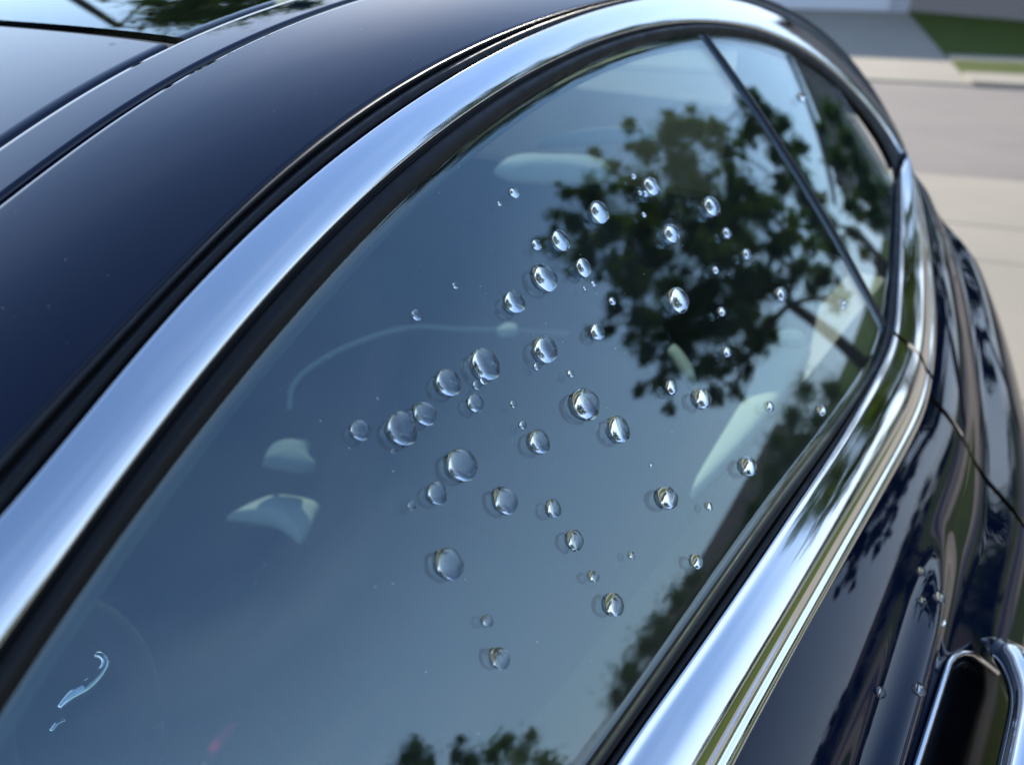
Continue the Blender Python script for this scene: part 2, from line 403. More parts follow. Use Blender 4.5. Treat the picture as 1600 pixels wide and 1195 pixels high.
def tree(name, label, base, blobs, n, size, m, seed, trunk_r=0.16, via=None, cat_='tree', group=None, flat=0.0):
    base = np.asarray(base, float); e = empty(name, base, label, cat_, group)
    cen = np.mean([b[0] for b in blobs], 0)
    fork = base * 0.45 + cen * 0.55 if via is None else np.asarray(via, float)
    r = random.Random(seed); parts = [tube(cat([base, base * .5 + fork * .5 + np.array([r.uniform(-.1, .1), r.uniform(-.1, .1), 0]), fork], 5), np.linspace(trunk_r * 1.25, trunk_r * .7, 11), 9)]
    st = 22 if len(blobs) > 60 else 1
    mains = sorted([b[0] for b in blobs[::st]], key=lambda c: float(np.linalg.norm(c - fork)))
    nodes = [fork]; lev = [0.0]; D = max(np.linalg.norm(mains[-1] - fork), .5)
    for c in mains:
        j = min(range(len(nodes)), key=lambda q: np.linalg.norm(nodes[q] - c) + .35 * np.linalg.norm(nodes[q] - fork) * 1.0)
        dd = np.linalg.norm(c - fork) / D; mid = (nodes[j] + c) / 2 + np.array([r.uniform(-.1, .1), r.uniform(-.1, .1), r.uniform(-.05, .15)]) * np.linalg.norm(c - nodes[j]) * .8
        r0, r1 = trunk_r * .42 * (1 - lev[j]) ** 1.5 + .004, trunk_r * .42 * max(0, 1 - dd) ** 1.5 + .004
        parts.append(tube(cat([nodes[j], mid, c], 4), np.linspace(max(r0 * .8, r1), r1, 9), 6)); nodes.append(c); lev.append(min(dd, .98))
    v, f = merge(parts); mesh_obj('trunk', v, f, M['bark'], e)
    vs, fc = leaf_cloud(blobs, n, size, seed, flat); leaves_obj('crown', vs, fc, m, e)
    return e

# the oak mirrored in the front side window: leaf clumps where the glass shows them
OAK = [(1045, 215, 34), (985, 195, 16), (1010, 235, 26), (1090, 205, 30), (1135, 235, 34), (1175, 200, 26), (1165, 160, 16), (1060, 265, 42), (1000, 290, 36), (955, 262, 18), (930, 238, 12),
       (930, 310, 34), (885, 300, 16), (870, 335, 16), (900, 345, 26), (960, 350, 40), (1030, 330, 44), (1095, 300, 44), (1155, 290, 38), (1195, 330, 34), (1225, 290, 24), (1210, 240, 18), (1240, 340, 22),
       (870, 385, 26), (842, 382, 14), (910, 400, 34), (960, 415, 30), (1020, 400, 46), (1090, 380, 48), (1155, 370, 42), (1215, 390, 30), (1050, 450, 44), (1110, 450, 46), (1170, 440, 40), (985, 450, 26), (960, 480, 20), (925, 518, 12), (950, 515, 14),
       (1005, 500, 34), (1060, 510, 44), (1120, 510, 44), (1010, 545, 28), (1065, 560, 34), (1035, 600, 24), (1000, 610, 12), (1048, 640, 12), (1105, 575, 30), (1120, 620, 20), (1160, 560, 26), (1165, 500, 34), (1205, 520, 24), (1215, 450, 24), (1250, 420, 26), (1290, 430, 26), (1310, 470, 24), (1270, 380, 20), (1150, 610, 16), (1240, 250, 12), (1045, 180, 14), (1075, 195, 16), (1120, 200, 22), (1180, 330, 34), (1140, 330, 36), (1080, 340, 34), (1130, 400, 40), (1000, 360, 34), (1200, 440, 30), (1150, 470, 34), (1090, 480, 34), (1270, 450, 22), (1235, 370, 24), (990, 430, 28), (1185, 540, 22)]
DO = 7.5
bl = []
for k, (x, y, r) in enumerate(OAK):
    d = DO + random.uniform(-.9, .9)
    c_, R0 = mirrored(x, y, d), r / FPX * (d + 0.55)
    bl.append((c_, R0 * .85))
    for q in range(10):
        v_ = np.array([random.gauss(0, 1) for _ in range(3)]); v_ /= np.linalg.norm(v_)
        bl.append((c_ + v_ * R0 * random.uniform(.5, 1.5), R0 * random.uniform(.18, .45)))
oak_base = mirrored(1345, 585, DO + .2); oak_base[2] = 0
tree('oak_tree', 'broad oak with an open uneven crown mirrored in the front side window', oak_base, bl, 190000, 0.027, M['leaf'], 3, 0.10, via=mirrored(1235, 475, DO))

# ================================================================== THE CAR
car_c = CAM + 0.6 * U - 1.1 * V; car_c[2] = 0
CAR = empty('car', car_c, 'dark blue coupe with polished chrome around wet side windows', 'car')

E0 = [(-100, 1275), (0, 1118), (72, 1008), (206, 810), (378, 592), (546, 400), (692, 258), (785, 179), (895, 113), (1050, 62), (1163, 57), (1222, 79), (1308, 137), (1366, 206), (1397, 268)]
E1 = [(-150, 1222), (0, 1012), (148, 809), (296, 606), (481, 400), (665, 223), (785, 144), (912, 72), (1050, 41), (1126, 34), (1222, 60), (1308, 115), (1376, 189), (1409, 240)]
E2 = [(-150, 970), (0, 795), (170, 600), (347, 409), (550, 220), (672, 138), (775, 79), (878, 34), (1000, 6), (1100, -8), (1180, 5), (1240, 38), (1310, 92), (1370, 155), (1415, 232)]
E3 = [(-150, 880), (0, 713), (172, 527), (296, 400), (550, 182), (672, 100), (809, 38), (947, 5), (1050, -15), (1150, -15), (1230, 10), (1300, 62), (1350, 115), (1400, 205)]
H0, H1, H2, H3 = 0.0, 0.006, 0.005, 0.0
fE = [polar_fit(e, h, 8) for e, h in ((E0, H0), (E1, H1), (E2, H2), (E3, H3))]
thF = 3.06; thR = -0.05
TH = np.linspace(thF, thR, 260)
def ecurve(k, th): return polar_at(fE[k][0], np.clip(th, max(fE[k][1], -3), fE[k][2]))
EC = [ecurve(k, TH) for k in range(4)]

def strip(name, ca, cb, prof, m, parent=CAR, flip=False):
    """a moulding between two side curves; prof: list of (t from a to b, height over the surface)"""
    G = np.zeros((len(ca[0]), len(prof), 3))
    for j, (t, h) in enumerate(prof):
        G[:, j] = side(ca[0] * (1 - t) + cb[0] * t, ca[1] * (1 - t) + cb[1] * t, h)
    return sheet(name, G, m, parent, flip=flip)
def arc_prof(h0, h1, hb, n=14, t0=0., t1=1., p=2.0):
    return [(t0 + (t1 - t0) * s, h0 * (1 - s) + h1 * s + hb * (1 - abs(2 * s - 1) ** p)) for s in np.linspace(0, 1, n)]
# glass seal, chrome roof moulding, outer black seal
strip('window_seal', EC[0], EC[1], [(0, -.006), (0, .0015)] + arc_prof(.0015, .004, .0035, 12, 0.0, 0.80) + [(0.82, .002), (0.86, .0015), (0.93, .0035), (1.0, .0045), (1.0, -.004)], M['rubber'])
strip('chrome_moulding', EC[1], EC[2], [(0.0, -.004), (0, .0045), (0.012, .0065)] + arc_prof(.0072, .0065, .0016, 26, 0.04, 0.94, 2.4) + [(0.965, .0055), (0.985, .004), (1.0, .0015), (1.0, -.006)], M['chrome'])
strip('roof_seal', EC[2], EC[3], [(0, -.008), (0, .001)] + arc_prof(.001, .001, .0035, 10, 0.0, 0.55) + [(0.58, -.001), (0.62, -.001)] + arc_prof(-.001, .0, .0028, 8, 0.62, .92) + [(1.0, -.003), (1.05, -.012)], M['rubber'])

strip('inner_frame_trim', (EC[0][0][:200], EC[0][1][:200] - .001), (EC[0][0][:200], EC[0][1][:200] - .008), [(0, -.010), (.3, -.009), (.9, -.009), (1, -.012)], M['frame_trim'])
# side glass: front window and rear quarter window, 4 mm slabs
B0 = [(916, 1195), (1050, 1006), (1187, 812), (1280, 690), (1352, 590), (1378, 530), (1386, 470), (1393, 400), (1398, 283)]
B1 = [(955, 1195), (1050, 1068), (1160, 912), (1236, 800), (1310, 690), (1370, 585), (1396, 525), (1402, 450), (1407, 350), (1407, 262)]
B2 = [(1150, 1195), (1250, 1010), (1335, 856), (1375, 785), (1440, 665), (1458, 590), (1463, 530), (1462, 480), (1453, 400), (1438, 310), (1414, 236)]
def belt_curve(pix, h, front_u=-0.35, n=200):
    q = np.array([hit(x, y, h) for x, y in cat(pix, 8)])
    # straight front run continued forwards, then resample by length
    q0 = np.median(q[:20, 1]); lead = np.array([[u_, q0] for u_ in np.linspace(front_u, q[0, 0] - 0.02, 12)])
    q = np.vstack([lead, q])
    s = np.r_[0, np.cumsum(np.hypot(np.diff(q[:, 0]), np.diff(q[:, 1])))]
    # smooth
    ss = np.linspace(0, s[-1], n); uu = np.interp(ss, s, q[:, 0]); ww = np.interp(ss, s, q[:, 1])
    k = np.exp(-np.linspace(-2, 2, 21) ** 2); k /= k.sum()
    def sm(a): 
        p = np.r_[2 * a[0] - a[10:0:-1], a, 2 * a[-1] - a[-2:-12:-1]]; return np.convolve(p, k, 'valid')
    return sm(uu), sm(ww)
BC = [belt_curve(B0, 0), belt_curve(B1, .004), belt_curve(B2, .012)]
USPLIT = 0.5 * (hit(1095, 52)[0] + hit(1388, 515)[0])
def pane(name, u0, u1, parent):
    n, k = 60, 24
    uu = np.linspace(u0, u1, n)
    # top and bottom limits hidden under the mouldings
    ou, ow = EC[0]; a = np.argsort(ou[ou <= ou.max()]); 
    imax = int(np.argmax(ou))
    top = np.interp(uu, ou[:imax + 1], ow[:imax + 1]) + 0.006
    bu, bw = BC[0]; ib = int(np.argmax(bu)); bot = np.interp(uu, bu[:ib + 1], bw[:ib + 1]) - 0.008
    top = np.maximum(top, bot + .004)
    G = np.zeros((n, k, 3)); Gi = np.zeros((n, k, 3))
    for j in range(k):
        ww = bot + (top - bot) * j / (k - 1)
        G[:, j] = side(uu, ww, 0); Gi[:, j] = side(uu, ww, -.004)
    va = np.vstack([G.reshape(-1, 3), Gi.reshape(-1, 3)]); f = grid_faces(n, k) + grid_faces(n, k, n * k, flip=True)
    m_ = n * k
    for i in range(n - 1):
        f.append((i * k, m_ + i * k, m_ + (i + 1) * k, (i + 1) * k)); f.append((i * k + k - 1, (i + 1) * k + k - 1, m_ + (i + 1) * k + k - 1, m_ + i * k + k - 1))
    for j in range(k - 1):
        f.append((j, j + 1, m_ + j + 1, m_ + j)); q = (n - 1) * k; f.append((q + j, m_ + q + j, m_ + q + j + 1, q + j + 1))
    return mesh_obj(name, va, f, M['glass'], parent)
pane('front_window', -0.06, USPLIT - 0.004, CAR)
pane('quarter_window', USPLIT + 0.004, float(min(EC[0][0].max(), BC[0][0].max())) - 0.002, CAR)
wt = float(np.interp(USPLIT, EC[0][0][:200], EC[0][1][:200])) + .01; wb_ = float(np.interp(USPLIT, BC[0][0][:120], BC[0][1][:120])) - .01
ws = np.linspace(wb_, wt, 24); G = np.zeros((24, 7, 3))
for j, (du, h) in enumerate([(-.0055, -.005), (-.0055, .0004), (-.004, .0016), (0, .002), (.004, .0016), (.0055, .0004), (.0055, -.005)]):
    G[:, j] = side(np.full(24, USPLIT + du), ws, h)
sheet('window_divider', G, M['rubber'], CAR, flip=True)

# belt mouldings
strip('belt_seal', BC[0], BC[1], [(0, -.006), (0, .001)] + arc_prof(.001, .004, .003, 8, 0.0, .5) + [(.55, .002), (.6, .002)] + arc_prof(.002, .003, .003, 6, .6, 1) + [(1.0, -.004)], M['rubber'], flip=True)
uu_, ww_ = BC[1]; isplit = int(np.argmax((uu_ > USPLIT + .004)))
cq = cat([(0, .0045), (.015, .006), (.09, .0068), (.20, .0100), (.34, .0136), (.50, .0155), (.62, .0153), (.70, .0143), (.76, .0138), (.84, .0148), (.92, .0146), (.975, .0115), (1, .005)], 6)
cp = [(0, -.004)] + [(float(a_), float(b_)) for a_, b_ in cq] + [(1.0, -.008)]
k2 = int(np.argmax(BC[2][0] > USPLIT + .02))
for nm, (a, b_), (a2, b2) in (('belt_chrome', (0, isplit - 1), (0, k2 - 1)), ('quarter_chrome', (isplit, len(uu_) - 1), (k2, len(uu_) - 1))):
    ii = np.linspace(a, b_, 140); jj = np.linspace(a2, b2, 140); x = np.arange(len(uu_))
    ca = (np.interp(ii, x, BC[1][0]), np.interp(ii, x, BC[1][1])); cb = (np.interp(jj, x, BC[2][0]), np.interp(jj, x, BC[2][1]))
    strip(nm, ca, cb, cp, M['chrome'], flip=True)

zz_ = np.linspace(0, 1, 10); G = np.zeros((10, 5, 3))
for j, du in enumerate((-.014, -.007, 0, .007, .014)):
    G[:, j] = side(BC[1][0][isplit] + du + (BC[2][0][k2] - BC[1][0][isplit] - .002) * zz_, BC[1][1][isplit] + (BC[2][1][k2] - BC[1][1][isplit]) * zz_, .001)
sheet('moulding_joint', G, M['rubber'], CAR)
G = np.zeros((12, 4, 3)); qa_ = [(EC[k][0][-1], EC[k][1][-1]) for k in (0, 1, 2, 3)]; qb_ = [(BC[0][0][-1], BC[0][1][-1]), (BC[1][0][-1], BC[1][1][-1]), (BC[2][0][-1], BC[2][1][-1]), (BC[2][0][-1] + .01, BC[2][1][-1])]
for j in range(4):
    for i, t_ in enumerate(np.linspace(-.6, 1.5, 12)): G[i, j] = side(qa_[j][0] * (1 - t_) + qb_[j][0] * t_, qa_[j][1] * (1 - t_) + qb_[j][1] * t_, -.0015)
sheet('corner_seal', G, M['rubber'], CAR)
# roof: from the outer seal inwards
RA, RB = 0.030, 0.060
def roof_pt(th, x):
    """x metres inwards of the rail at angle th"""
    u_, w_ = ecurve(3, th); P = side(u_, w_, -.002)
    x = np.asarray(x, float)
    return P - x[..., None] * V + (RA * (1 - np.exp(-x / RB)) - x ** 2 / 40)[..., None] * Z
def project(P):
    d = np.asarray(P) - CAM; z = d @ CF
    return 800 + FPX * (d @ CR) / z, 597.5 - FPX * (d @ CU) / z
THg = np.linspace(3.05, 0.9, 160); XG = np.linspace(0, 1.2, 400)
TG, XX = np.meshgrid(THg, XG, indexing='ij')
PX, PY = project(np.stack([roof_pt(t_, XG) for t_ in THg]))
def on_roof(x, y):
    d = (PX - x) ** 2 + (PY - y) ** 2; i, j = np.unravel_index(np.argmin(d), d.shape); return THg[i], XG[j], math.sqrt(d[i, j])
DITCH = [(0, 302), (148, 203), (296, 113), (430, 50), (550, 2)]
CREASE = [(0, 234), (131, 151), (258, 84), (378, 30), (474, 0)]
SEAM = [(0, 52), (138, 62), (251, 80)]
th_all = np.linspace(2.6, 0.0, 480)
def xfit(c, deg=1):
    q = np.array([on_roof(*p)[:2] for p in c]); return np.polynomial.Polynomial.fit(q[:, 0], q[:, 1], deg)
def xd(th): return 0.110
def xc(th): return 0.160
def roof_sheet(name, fa, fb, n, m, dz=0.0, parent=CAR, th=None, edges=0.004):
    th = th_all if th is None else th; G = np.zeros((len(th), n + 4, 3))
    for i, t_ in enumerate(th):
        a, b_ = fa(t_), fb(t_); xs = a + (b_ - a) * np.linspace(0, 1, n) ** 1.3
        P = roof_pt(t_, xs) + dz * Z
        G[i, 2:-2] = P; G[i, 1] = roof_pt(t_, np.array([a - edges * .4]))[0] + (dz - edges * .4) * Z; G[i, 0] = G[i, 1] - .012 * Z
        G[i, -2] = roof_pt(t_, np.array([b_ + edges * .4]))[0] + (dz - edges * .4) * Z; G[i, -1] = G[i, -2] - .012 * Z
    return sheet(name, G, m, parent)
roof_sheet('roof_side_panel', lambda t_: 0.002, lambda t_: xd(t_) - .004, 50, M['paint'])
roof_sheet('roof_gutter', lambda t_: xd(t_) - .006, lambda t_: xd(t_) + .008, 6, M['rubber'], -.0065)
roof_sheet('roof_rail', lambda t_: xd(t_) + .006, lambda t_: xc(t_) - .003, 14, M['paint'])
roof_sheet('roof_joint', lambda t_: xc(t_) - .005, lambda t_: xc(t_) + .006, 6, M['rubber'], -.0055)
# centre panels: front roof panel and glass roof split by a black seam; the seam runs along a length station
sm_th = 1.975
def centre(name, t0, t1, m, dz=0.0):
    th = np.linspace(t0, t1, 220)
    return roof_sheet(name, lambda t_: xc(t_) + .004, lambda t_: 1.25, 40, m, dz, th=th)
centre('roof_panel', 3.055, sm_th + .012, M['paint'])
centre('sunroof', sm_th - .012, 0.35, M['roof_glass'])
centre('sunroof_seal', sm_th + .011, sm_th - .011, M['rubber'], -.0045)

# body below the belt: door skin and rear wing
BODY_S = [0, .02, .04, .09, .11, .13, .16, .21, .27, .35, .62]
BODY_A = [30, 34, 40, 55, 50, 38, 38, 50, 68, 85, 97]
_S0 = np.r_[np.linspace(0, .16, 90), np.linspace(.167, .62, 40)]
def body_prof():
    """(outwards, down) of the body section from the belt chrome, as a turning surface: list of (length, angle of the surface below horizontal)"""
    s = _S0
    ang = np.interp(s, BODY_S, BODY_A)
    k = np.exp(-np.linspace(-2, 2, 7) ** 2); k /= k.sum(); ang = np.convolve(np.r_[[ang[0]] * 3, ang, [ang[-1]] * 3], k, 'valid')
    ds = np.diff(s, prepend=0)
    return np.cumsum(np.cos(np.radians(ang)) * ds), np.cumsum(np.sin(np.radians(ang)) * ds)
bo, bd = body_prof()
_S = _S0
_a = np.arctan2(np.gradient(bd), np.gradient(bo)); BODY_N = np.sin(_a)[:, None] * V + np.cos(_a)[:, None] * Z
RIDGE = [(.70, .086), (.55, .096), (.46, .103), (.38, .108), (.0, .125)]
def ridge_h(u, s):
    c = np.interp(u, [p[0] for p in RIDGE][::-1], [p[1] for p in RIDGE][::-1])
    f = np.clip((.69 - u) / .16, 0, 1); f = f * f * (3 - 2 * f)
    return f * (.012 * np.exp(-((s - c) / .015) ** 2))
def body_grid(j0, j1, n):
    jj = np.linspace(j0, j1, n); x = np.arange(len(BC[2][0]))
    u_ = np.interp(jj, x, BC[2][0]); w_ = np.interp(jj, x, BC[2][1])
    base = side(u_, w_, -.002)
    rg = ridge_h(u_[:, None], _S[None, :])
    return rg[..., None] * BODY_N[None] + base[:, None, :] + bo[None, :, None] * V - bd[None, :, None] * Z
DOORJ = k2 - 1.2
sheet('door_panel', body_grid(0, DOORJ, 260), M['paint'], CAR, flip=True)
sheet('rear_wing', body_grid(DOORJ + 1.4, len(BC[2][0]) - 1, 90), M['paint'], CAR, flip=True)
sheet('door_gap', body_grid(DOORJ - 2.5, DOORJ + 3.5, 8) - .007 * BODY_N[None], M['rubber'], CAR, flip=True)

def body_base(u):
    bu, bw = BC[2]; i = int(np.argmax(bu)); return float(np.interp(u, bu[:i + 1], bw[:i + 1]))
def body_pt(u, s, h=0.0):
    o, d = np.interp(s, _S, bo), np.interp(s, _S, bd)
    o2, d2 = np.interp(s + .004, _S, bo), np.interp(s + .004, _S, bd)
    a = math.atan2(d2 - d, o2 - o)
    return side(u, body_base(u), -.002) + (o + h * math.sin(a)) * V + (-d + h * math.cos(a)) * Z

# ---- door handle: dark cup, chrome strap with black inner face
n = 60; t_ = np.linspace(0, 1, n) ** 1.7; HU = .600 - .33 * t_
rise = np.sqrt(1 - (1 - np.clip(t_ / .30, 0, 1)) ** 2.2)
hc = np.array([body_pt(u_, .150 + .030 * r_q, .004 + .038 * r_q) for u_, r_q in zip(HU, rise)])
T = np.gradient(hc, axis=0); T /= np.linalg.norm(T, axis=1)[:, None]
Nn = np.array([body_pt(u_, .17, .02) - body_pt(u_, .17, 0) for u_ in HU]); Nn -= T * np.sum(Nn * T, 1)[:, None]; Nn /= np.linalg.norm(Nn, axis=1)[:, None]
Bn = np.cross(T, Nn); Bn *= np.sign((Bn @ Z)[:, None])                       # Bn points up, Nn outwards
tip = np.sqrt(1 - (1 - np.clip(t_ / .07, 0, 1)) ** 2)[:, None]
def bar(a0, a1, k, kb=.027, kn=.014, e=.75):
    G = np.zeros((n, k, 3))
    for j, a in enumerate(np.linspace(a0, a1, k)):
        c, s_ = math.cos(a), math.sin(a); c = math.copysign(abs(c) ** e, c); s_ = math.copysign(abs(s_) ** e, s_)
        G[:, j] = hc + (Bn * c * kb + Nn * s_ * kn) * tip
    return G
hd = sheet('door_handle', bar(R_(-62), R_(180), 26), M['chrome'], CAR)
sheet('handle_back', bar(R_(180), R_(298), 14), M['gloss_black'], hd)
G = np.zeros((30, 16, 3)); rim = []
for i, a in enumerate(np.linspace(0, 1, 30)):
    e_ = math.sqrt(1 - (1 - min(1, a / .16)) ** 2); u_ = .588 - .33 * a
    for j, b_ in enumerate(np.linspace(-1, 1, 16)): G[i, j] = body_pt(u_, .176 + b_ * .045 * e_ + .001 * b_, .0022)
    rim.append(body_pt(u_, .176 - .046 * e_, .003))
sheet('handle_cup', G, M['gloss_black'], hd)
mesh_obj('cup_rim', *tube(rim, .0022, 10), M['chrome'], hd)

# ---- cabin
def cb(u, v, z, hu, hv, hz): return box(CAM + u * U + v * V + (z - CAM_H) * Z, (U, V, Z), (hu, hv, hz))
cab = mesh_obj('cabin_tub', *merge([cb(.33, -.85, .30, .95, .80, .02), cb(.33, -1.64, .66, .95, .02, .38), cb(.33, -.15, .66, .93, .02, .34), cb(1.17, -.92, .700, .015, .66, .370), cb(-.60, -.85, .66, .05, .78, .38)]), M['dark_trim'], CAR, smooth=False)
bevel(mesh_obj('dashboard', *cb(-.42, -.85, .90, .16, .72, .12), M['dark_trim'], CAR, smooth=False), .06, 4)
bevel(mesh_obj('parcel_shelf', *cb(1.15, -.85, .98, .1, .62, .02), M['dark_trim'], CAR, smooth=False), .02, 3)
mesh_obj('far_window_blank', *cb(.33, -1.60, 1.17, .93, .008, .14), M['gloss_black'], CAR, smooth=False)  # opaque black panel in place of far glass, added to shut out light
ub = 1.13; wt3 = float(np.interp(ub, EC[3][0][:int(np.argmax(EC[3][0]))], EC[3][1][:int(np.argmax(EC[3][0]))])); wtop = float(np.interp(ub, EC[0][0][:int(np.argmax(EC[0][0]))], EC[0][1][:int(np.argmax(EC[0][0]))]))
bp = [side(ub, w_, -.007) for w_ in np.linspace(-.24, wtop, 8)] + [side(ub, wt3 - .01, -.012)]
bp = bp + [bp[-1] - .2 * V + .01 * Z, bp[-1] - 1.05 * V + .0 * Z, bp[0] - 1.35 * V]
def prism(name, pts, d, m, parent=CAR):
    k = len(pts); return mesh_obj(name, list(pts) + [p + d for p in pts], [tuple(range(k)), tuple(range(2 * k - 1, k - 1, -1))] + [(i, k + i, k + (i + 1) % k, (i + 1) % k) for i in range(k)], m, parent, smooth=False)
def vcut(p, v): return p + V * (v - (p - CAM) @ V)
VC = -.43; top_ = bp[8]; bt_ = bp[0]
prism('rear_pillar_trim', bp[:9] + [vcut(top_, VC) + .005 * Z, vcut(bt_, VC)], .02 * U, M['dark_trim'])
prism('rear_window', [vcut(bt_, VC - .003), vcut(top_, VC - .003) + .005 * Z, vcut(top_, -1.35), vcut(bt_, -1.45)], .004 * U, M['rear_glass'])
G = np.zeros((14, 10, 3))
for i, du in enumerate(np.linspace(-.03, .80, 14)):
    for j, v_ in enumerate(np.linspace(-.44, -1.45, 10)): G[i, j] = CAM + (1.165 + du) * U + v_ * V + (1.068 - .02 * du ** 2 - CAM_H) * Z
sheet('dark_boot_deck', G, M['dark_trim'], CAR)  # added boot deck, matte dark, blocks the bright road seen through rear glass
bevel(mesh_obj('far_roof_rail', *cb(.33, -1.58, 1.30, .9, .05, .03), M['dark_trim'], CAR, smooth=False), .02, 3)
def seat(u, v):
    e = bevel(mesh_obj('seat', *cb(u - .30, v, .42, .27, .25, .08), M['seat'], CAR, smooth=False), .05, 4)
    ax = (U * .92 - Z * .39, V, Z * .92 + U * .39)
    bk = mesh_obj('backrest', *box(CAM + u * U + v * V + (.66 - CAM_H) * Z, ax, (.06, .24, .22)), M['seat'], e, smooth=False); bevel(bk, .05, 4)
    hr = mesh_obj('headrest', *box(CAM + (u + .10) * U + v * V + (.92 - CAM_H) * Z, ax, (.045, .12, .06)), M['seat'], e, smooth=False); bevel(hr, .03, 4)
for sv in (-.58, -1.22): seat(.95, sv)
def plate(name, pts, dist, m, th=.02, parent=CAR, lean=1.0, puff=.35):
    """a solid trim piece; outline pts, its face turned up"""
    pts = cat(list(pts) + [pts[0]], 5)[:-1]
    cx, cy = np.mean([p[0] for p in pts]), np.mean([p[1] for p in pts])
    c0 = behind(cx, cy, dist); pn = np.array(sdir) * lean - ray(cx, cy); pn /= np.linalg.norm(pn)
    th = min(th, .006)
    F_ = [CAM + ray(p[0], p[1]) * ((c0 - CAM) @ pn) / (ray(p[0], p[1]) @ pn) for p in pts]
    F_ = np.array(F_); k = len(F_); c_ = F_.mean(0); rings = [F_]
    size = np.sort(np.linalg.norm(F_ - c_, axis=1))[:max(2, k // 2)].mean()
    for q in (.93, .8, .6, .35, .12): rings.append(c_ + (F_ - c_) * q + pn * size * puff * math.sqrt(1 - q * q))
    vs_ = np.vstack(rings + [c_[None] + pn * size * puff, F_ - pn * th]); f = []
    for i in range(5): f += [(i * k + j, i * k + (j + 1) % k, (i + 1) * k + (j + 1) % k, (i + 1) * k + j) for j in range(k)]
    f += [(5 * k + j, 5 * k + (j + 1) % k, 6 * k) for j in range(k)] + [((j + 1) % k, j, 6 * k + 1 + j, 6 * k + 1 + (j + 1) % k) for j in range(k)] + [tuple(6 * k + 1 + j for j in range(k))[::-1]]
    return mesh_obj(name, vs_, f, m, parent)
plate('pillar_trim', [(1188, 560), (1212, 535), (1262, 534), (1255, 570), (1205, 640), (1140, 715), (1078, 772), (1130, 680), (1172, 610)], .42, M['cream'], lean=1.2, puff=.12)
plate('belt_guide', [(1214, 520), (1240, 515), (1258, 524), (1250, 536), (1222, 535)], .18, M['trim_green'], .01)
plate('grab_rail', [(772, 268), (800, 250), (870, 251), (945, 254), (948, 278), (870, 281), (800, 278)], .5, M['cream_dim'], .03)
plate('roof_liner_edge', [(836, 226), (900, 214), (1010, 207), (1012, 212), (905, 222)], .5, M['trim_green'], .01)
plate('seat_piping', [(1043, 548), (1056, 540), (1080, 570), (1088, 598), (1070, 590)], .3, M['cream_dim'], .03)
mesh_obj('seat_seam', *tube(cat([behind(x, y, .7) for x, y in [(452, 640), (460, 600), (500, 565), (560, 535), (640, 512), (720, 515), (790, 516), (840, 518), (890, 522)]], 6), .0035, 8), M['trim_green'], CAR)
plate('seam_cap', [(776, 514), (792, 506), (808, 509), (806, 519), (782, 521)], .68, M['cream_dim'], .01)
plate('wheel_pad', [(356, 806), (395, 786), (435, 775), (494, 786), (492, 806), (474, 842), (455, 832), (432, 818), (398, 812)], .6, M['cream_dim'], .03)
plate('wheel_spoke', [(410, 722), (422, 698), (448, 688), (482, 692), (482, 712), (494, 728), (470, 732), (440, 728)], .62, M['trim_green'], .02)
sw = mesh_obj('steering_wheel', *tube([behind(150 + 150 * math.cos(a) * .8 - 40, 1130 + 175 * math.sin(a), .30) for a in np.linspace(0, 2 * math.pi, 40)], .011, 10), M['dark_trim'], CAR)
mesh_obj('wheel_trim', *tube(cat([behind(x, y, .26) for x, y in [(92, 1106), (112, 1088), (140, 1070), (160, 1048), (165, 1033), (157, 1024), (148, 1022)]], 6), np.interp(np.linspace(0, 1, 37), [0, .3, .5, 1], [.002, .006, .0035, .002]), 8), M['chrome'], sw)
mesh_obj('wheel_button', *tube(cat([behind(x, y, .26) for x, y in [(80, 1142), (90, 1130), (102, 1124)]], 5), .0018, 8), M['chrome'], sw)
plate('belt_buckle', [(323, 1172), (338, 1150), (352, 1134), (370, 1128), (366, 1142), (348, 1168), (334, 1178)], .7, M['red'], .02)

# ---- trees, shrubs and houses mirrored in the glass and paint
def blobs(lst, dist, jit=.8, k=.95):
    return [(mirrored(x, y, dist + random.uniform(-jit, jit)), r / FPX * (dist + .5) * k) for x, y, r in lst]
def grounded(x, y, d):
    p = mirrored(x, y, d); p[2] = 0; return p
def shrub(name, label, lst, dist, n, m, seed, base, size=.05, cat_='tree', grp=None):
    bb = blobs(lst, dist); return tree(name, label, grounded(*base, dist), bb, n, size, m, seed, .09, cat_=cat_, group=grp)
shrub('column_tree', 'pointed tree mirrored at the bottom edge of the window, left one', [(650, 1165, 14), (640, 1185, 24), (665, 1195, 26), (650, 1225, 34), (650, 1270, 44), (640, 1330, 50)], 11, 5000, M['leaf_dark'], 11, (650, 1400))
shrub('column_tree', 'small pointed tree mirrored between two others at the window bottom', [(720, 1155, 10), (716, 1180, 16), (735, 1190, 20), (725, 1225, 30), (735, 1290, 44)], 11.5, 4000, M['leaf_dark'], 12, (730, 1400))
shrub('feathery_tree', 'feathery tree mirrored at the window bottom beside the pointed ones', [(790, 1160, 18), (770, 1180, 20), (830, 1150, 14), (815, 1180, 24), (850, 1190, 20), (870, 1205, 18), (800, 1225, 40), (850, 1250, 44), (800, 1310, 50)], 11, 7000, M['leaf'], 13, (810, 1400))
shrub('hedge_tree', 'dark tree mirrored low against the belt moulding of the window', [(1085, 905, 22), (1060, 935, 26), (1100, 930, 24), (1030, 975, 26), (1010, 1010, 30), (985, 1050, 30), (965, 1090, 26), (1050, 1000, 40), (1100, 960, 40), (1000, 1090, 50), (1060, 1050, 50), (1130, 890, 24), (1155, 855, 22), (1140, 920, 40), (1175, 830, 20)], 14, 16000, M['leaf_dark'], 14, (1080, 1100))
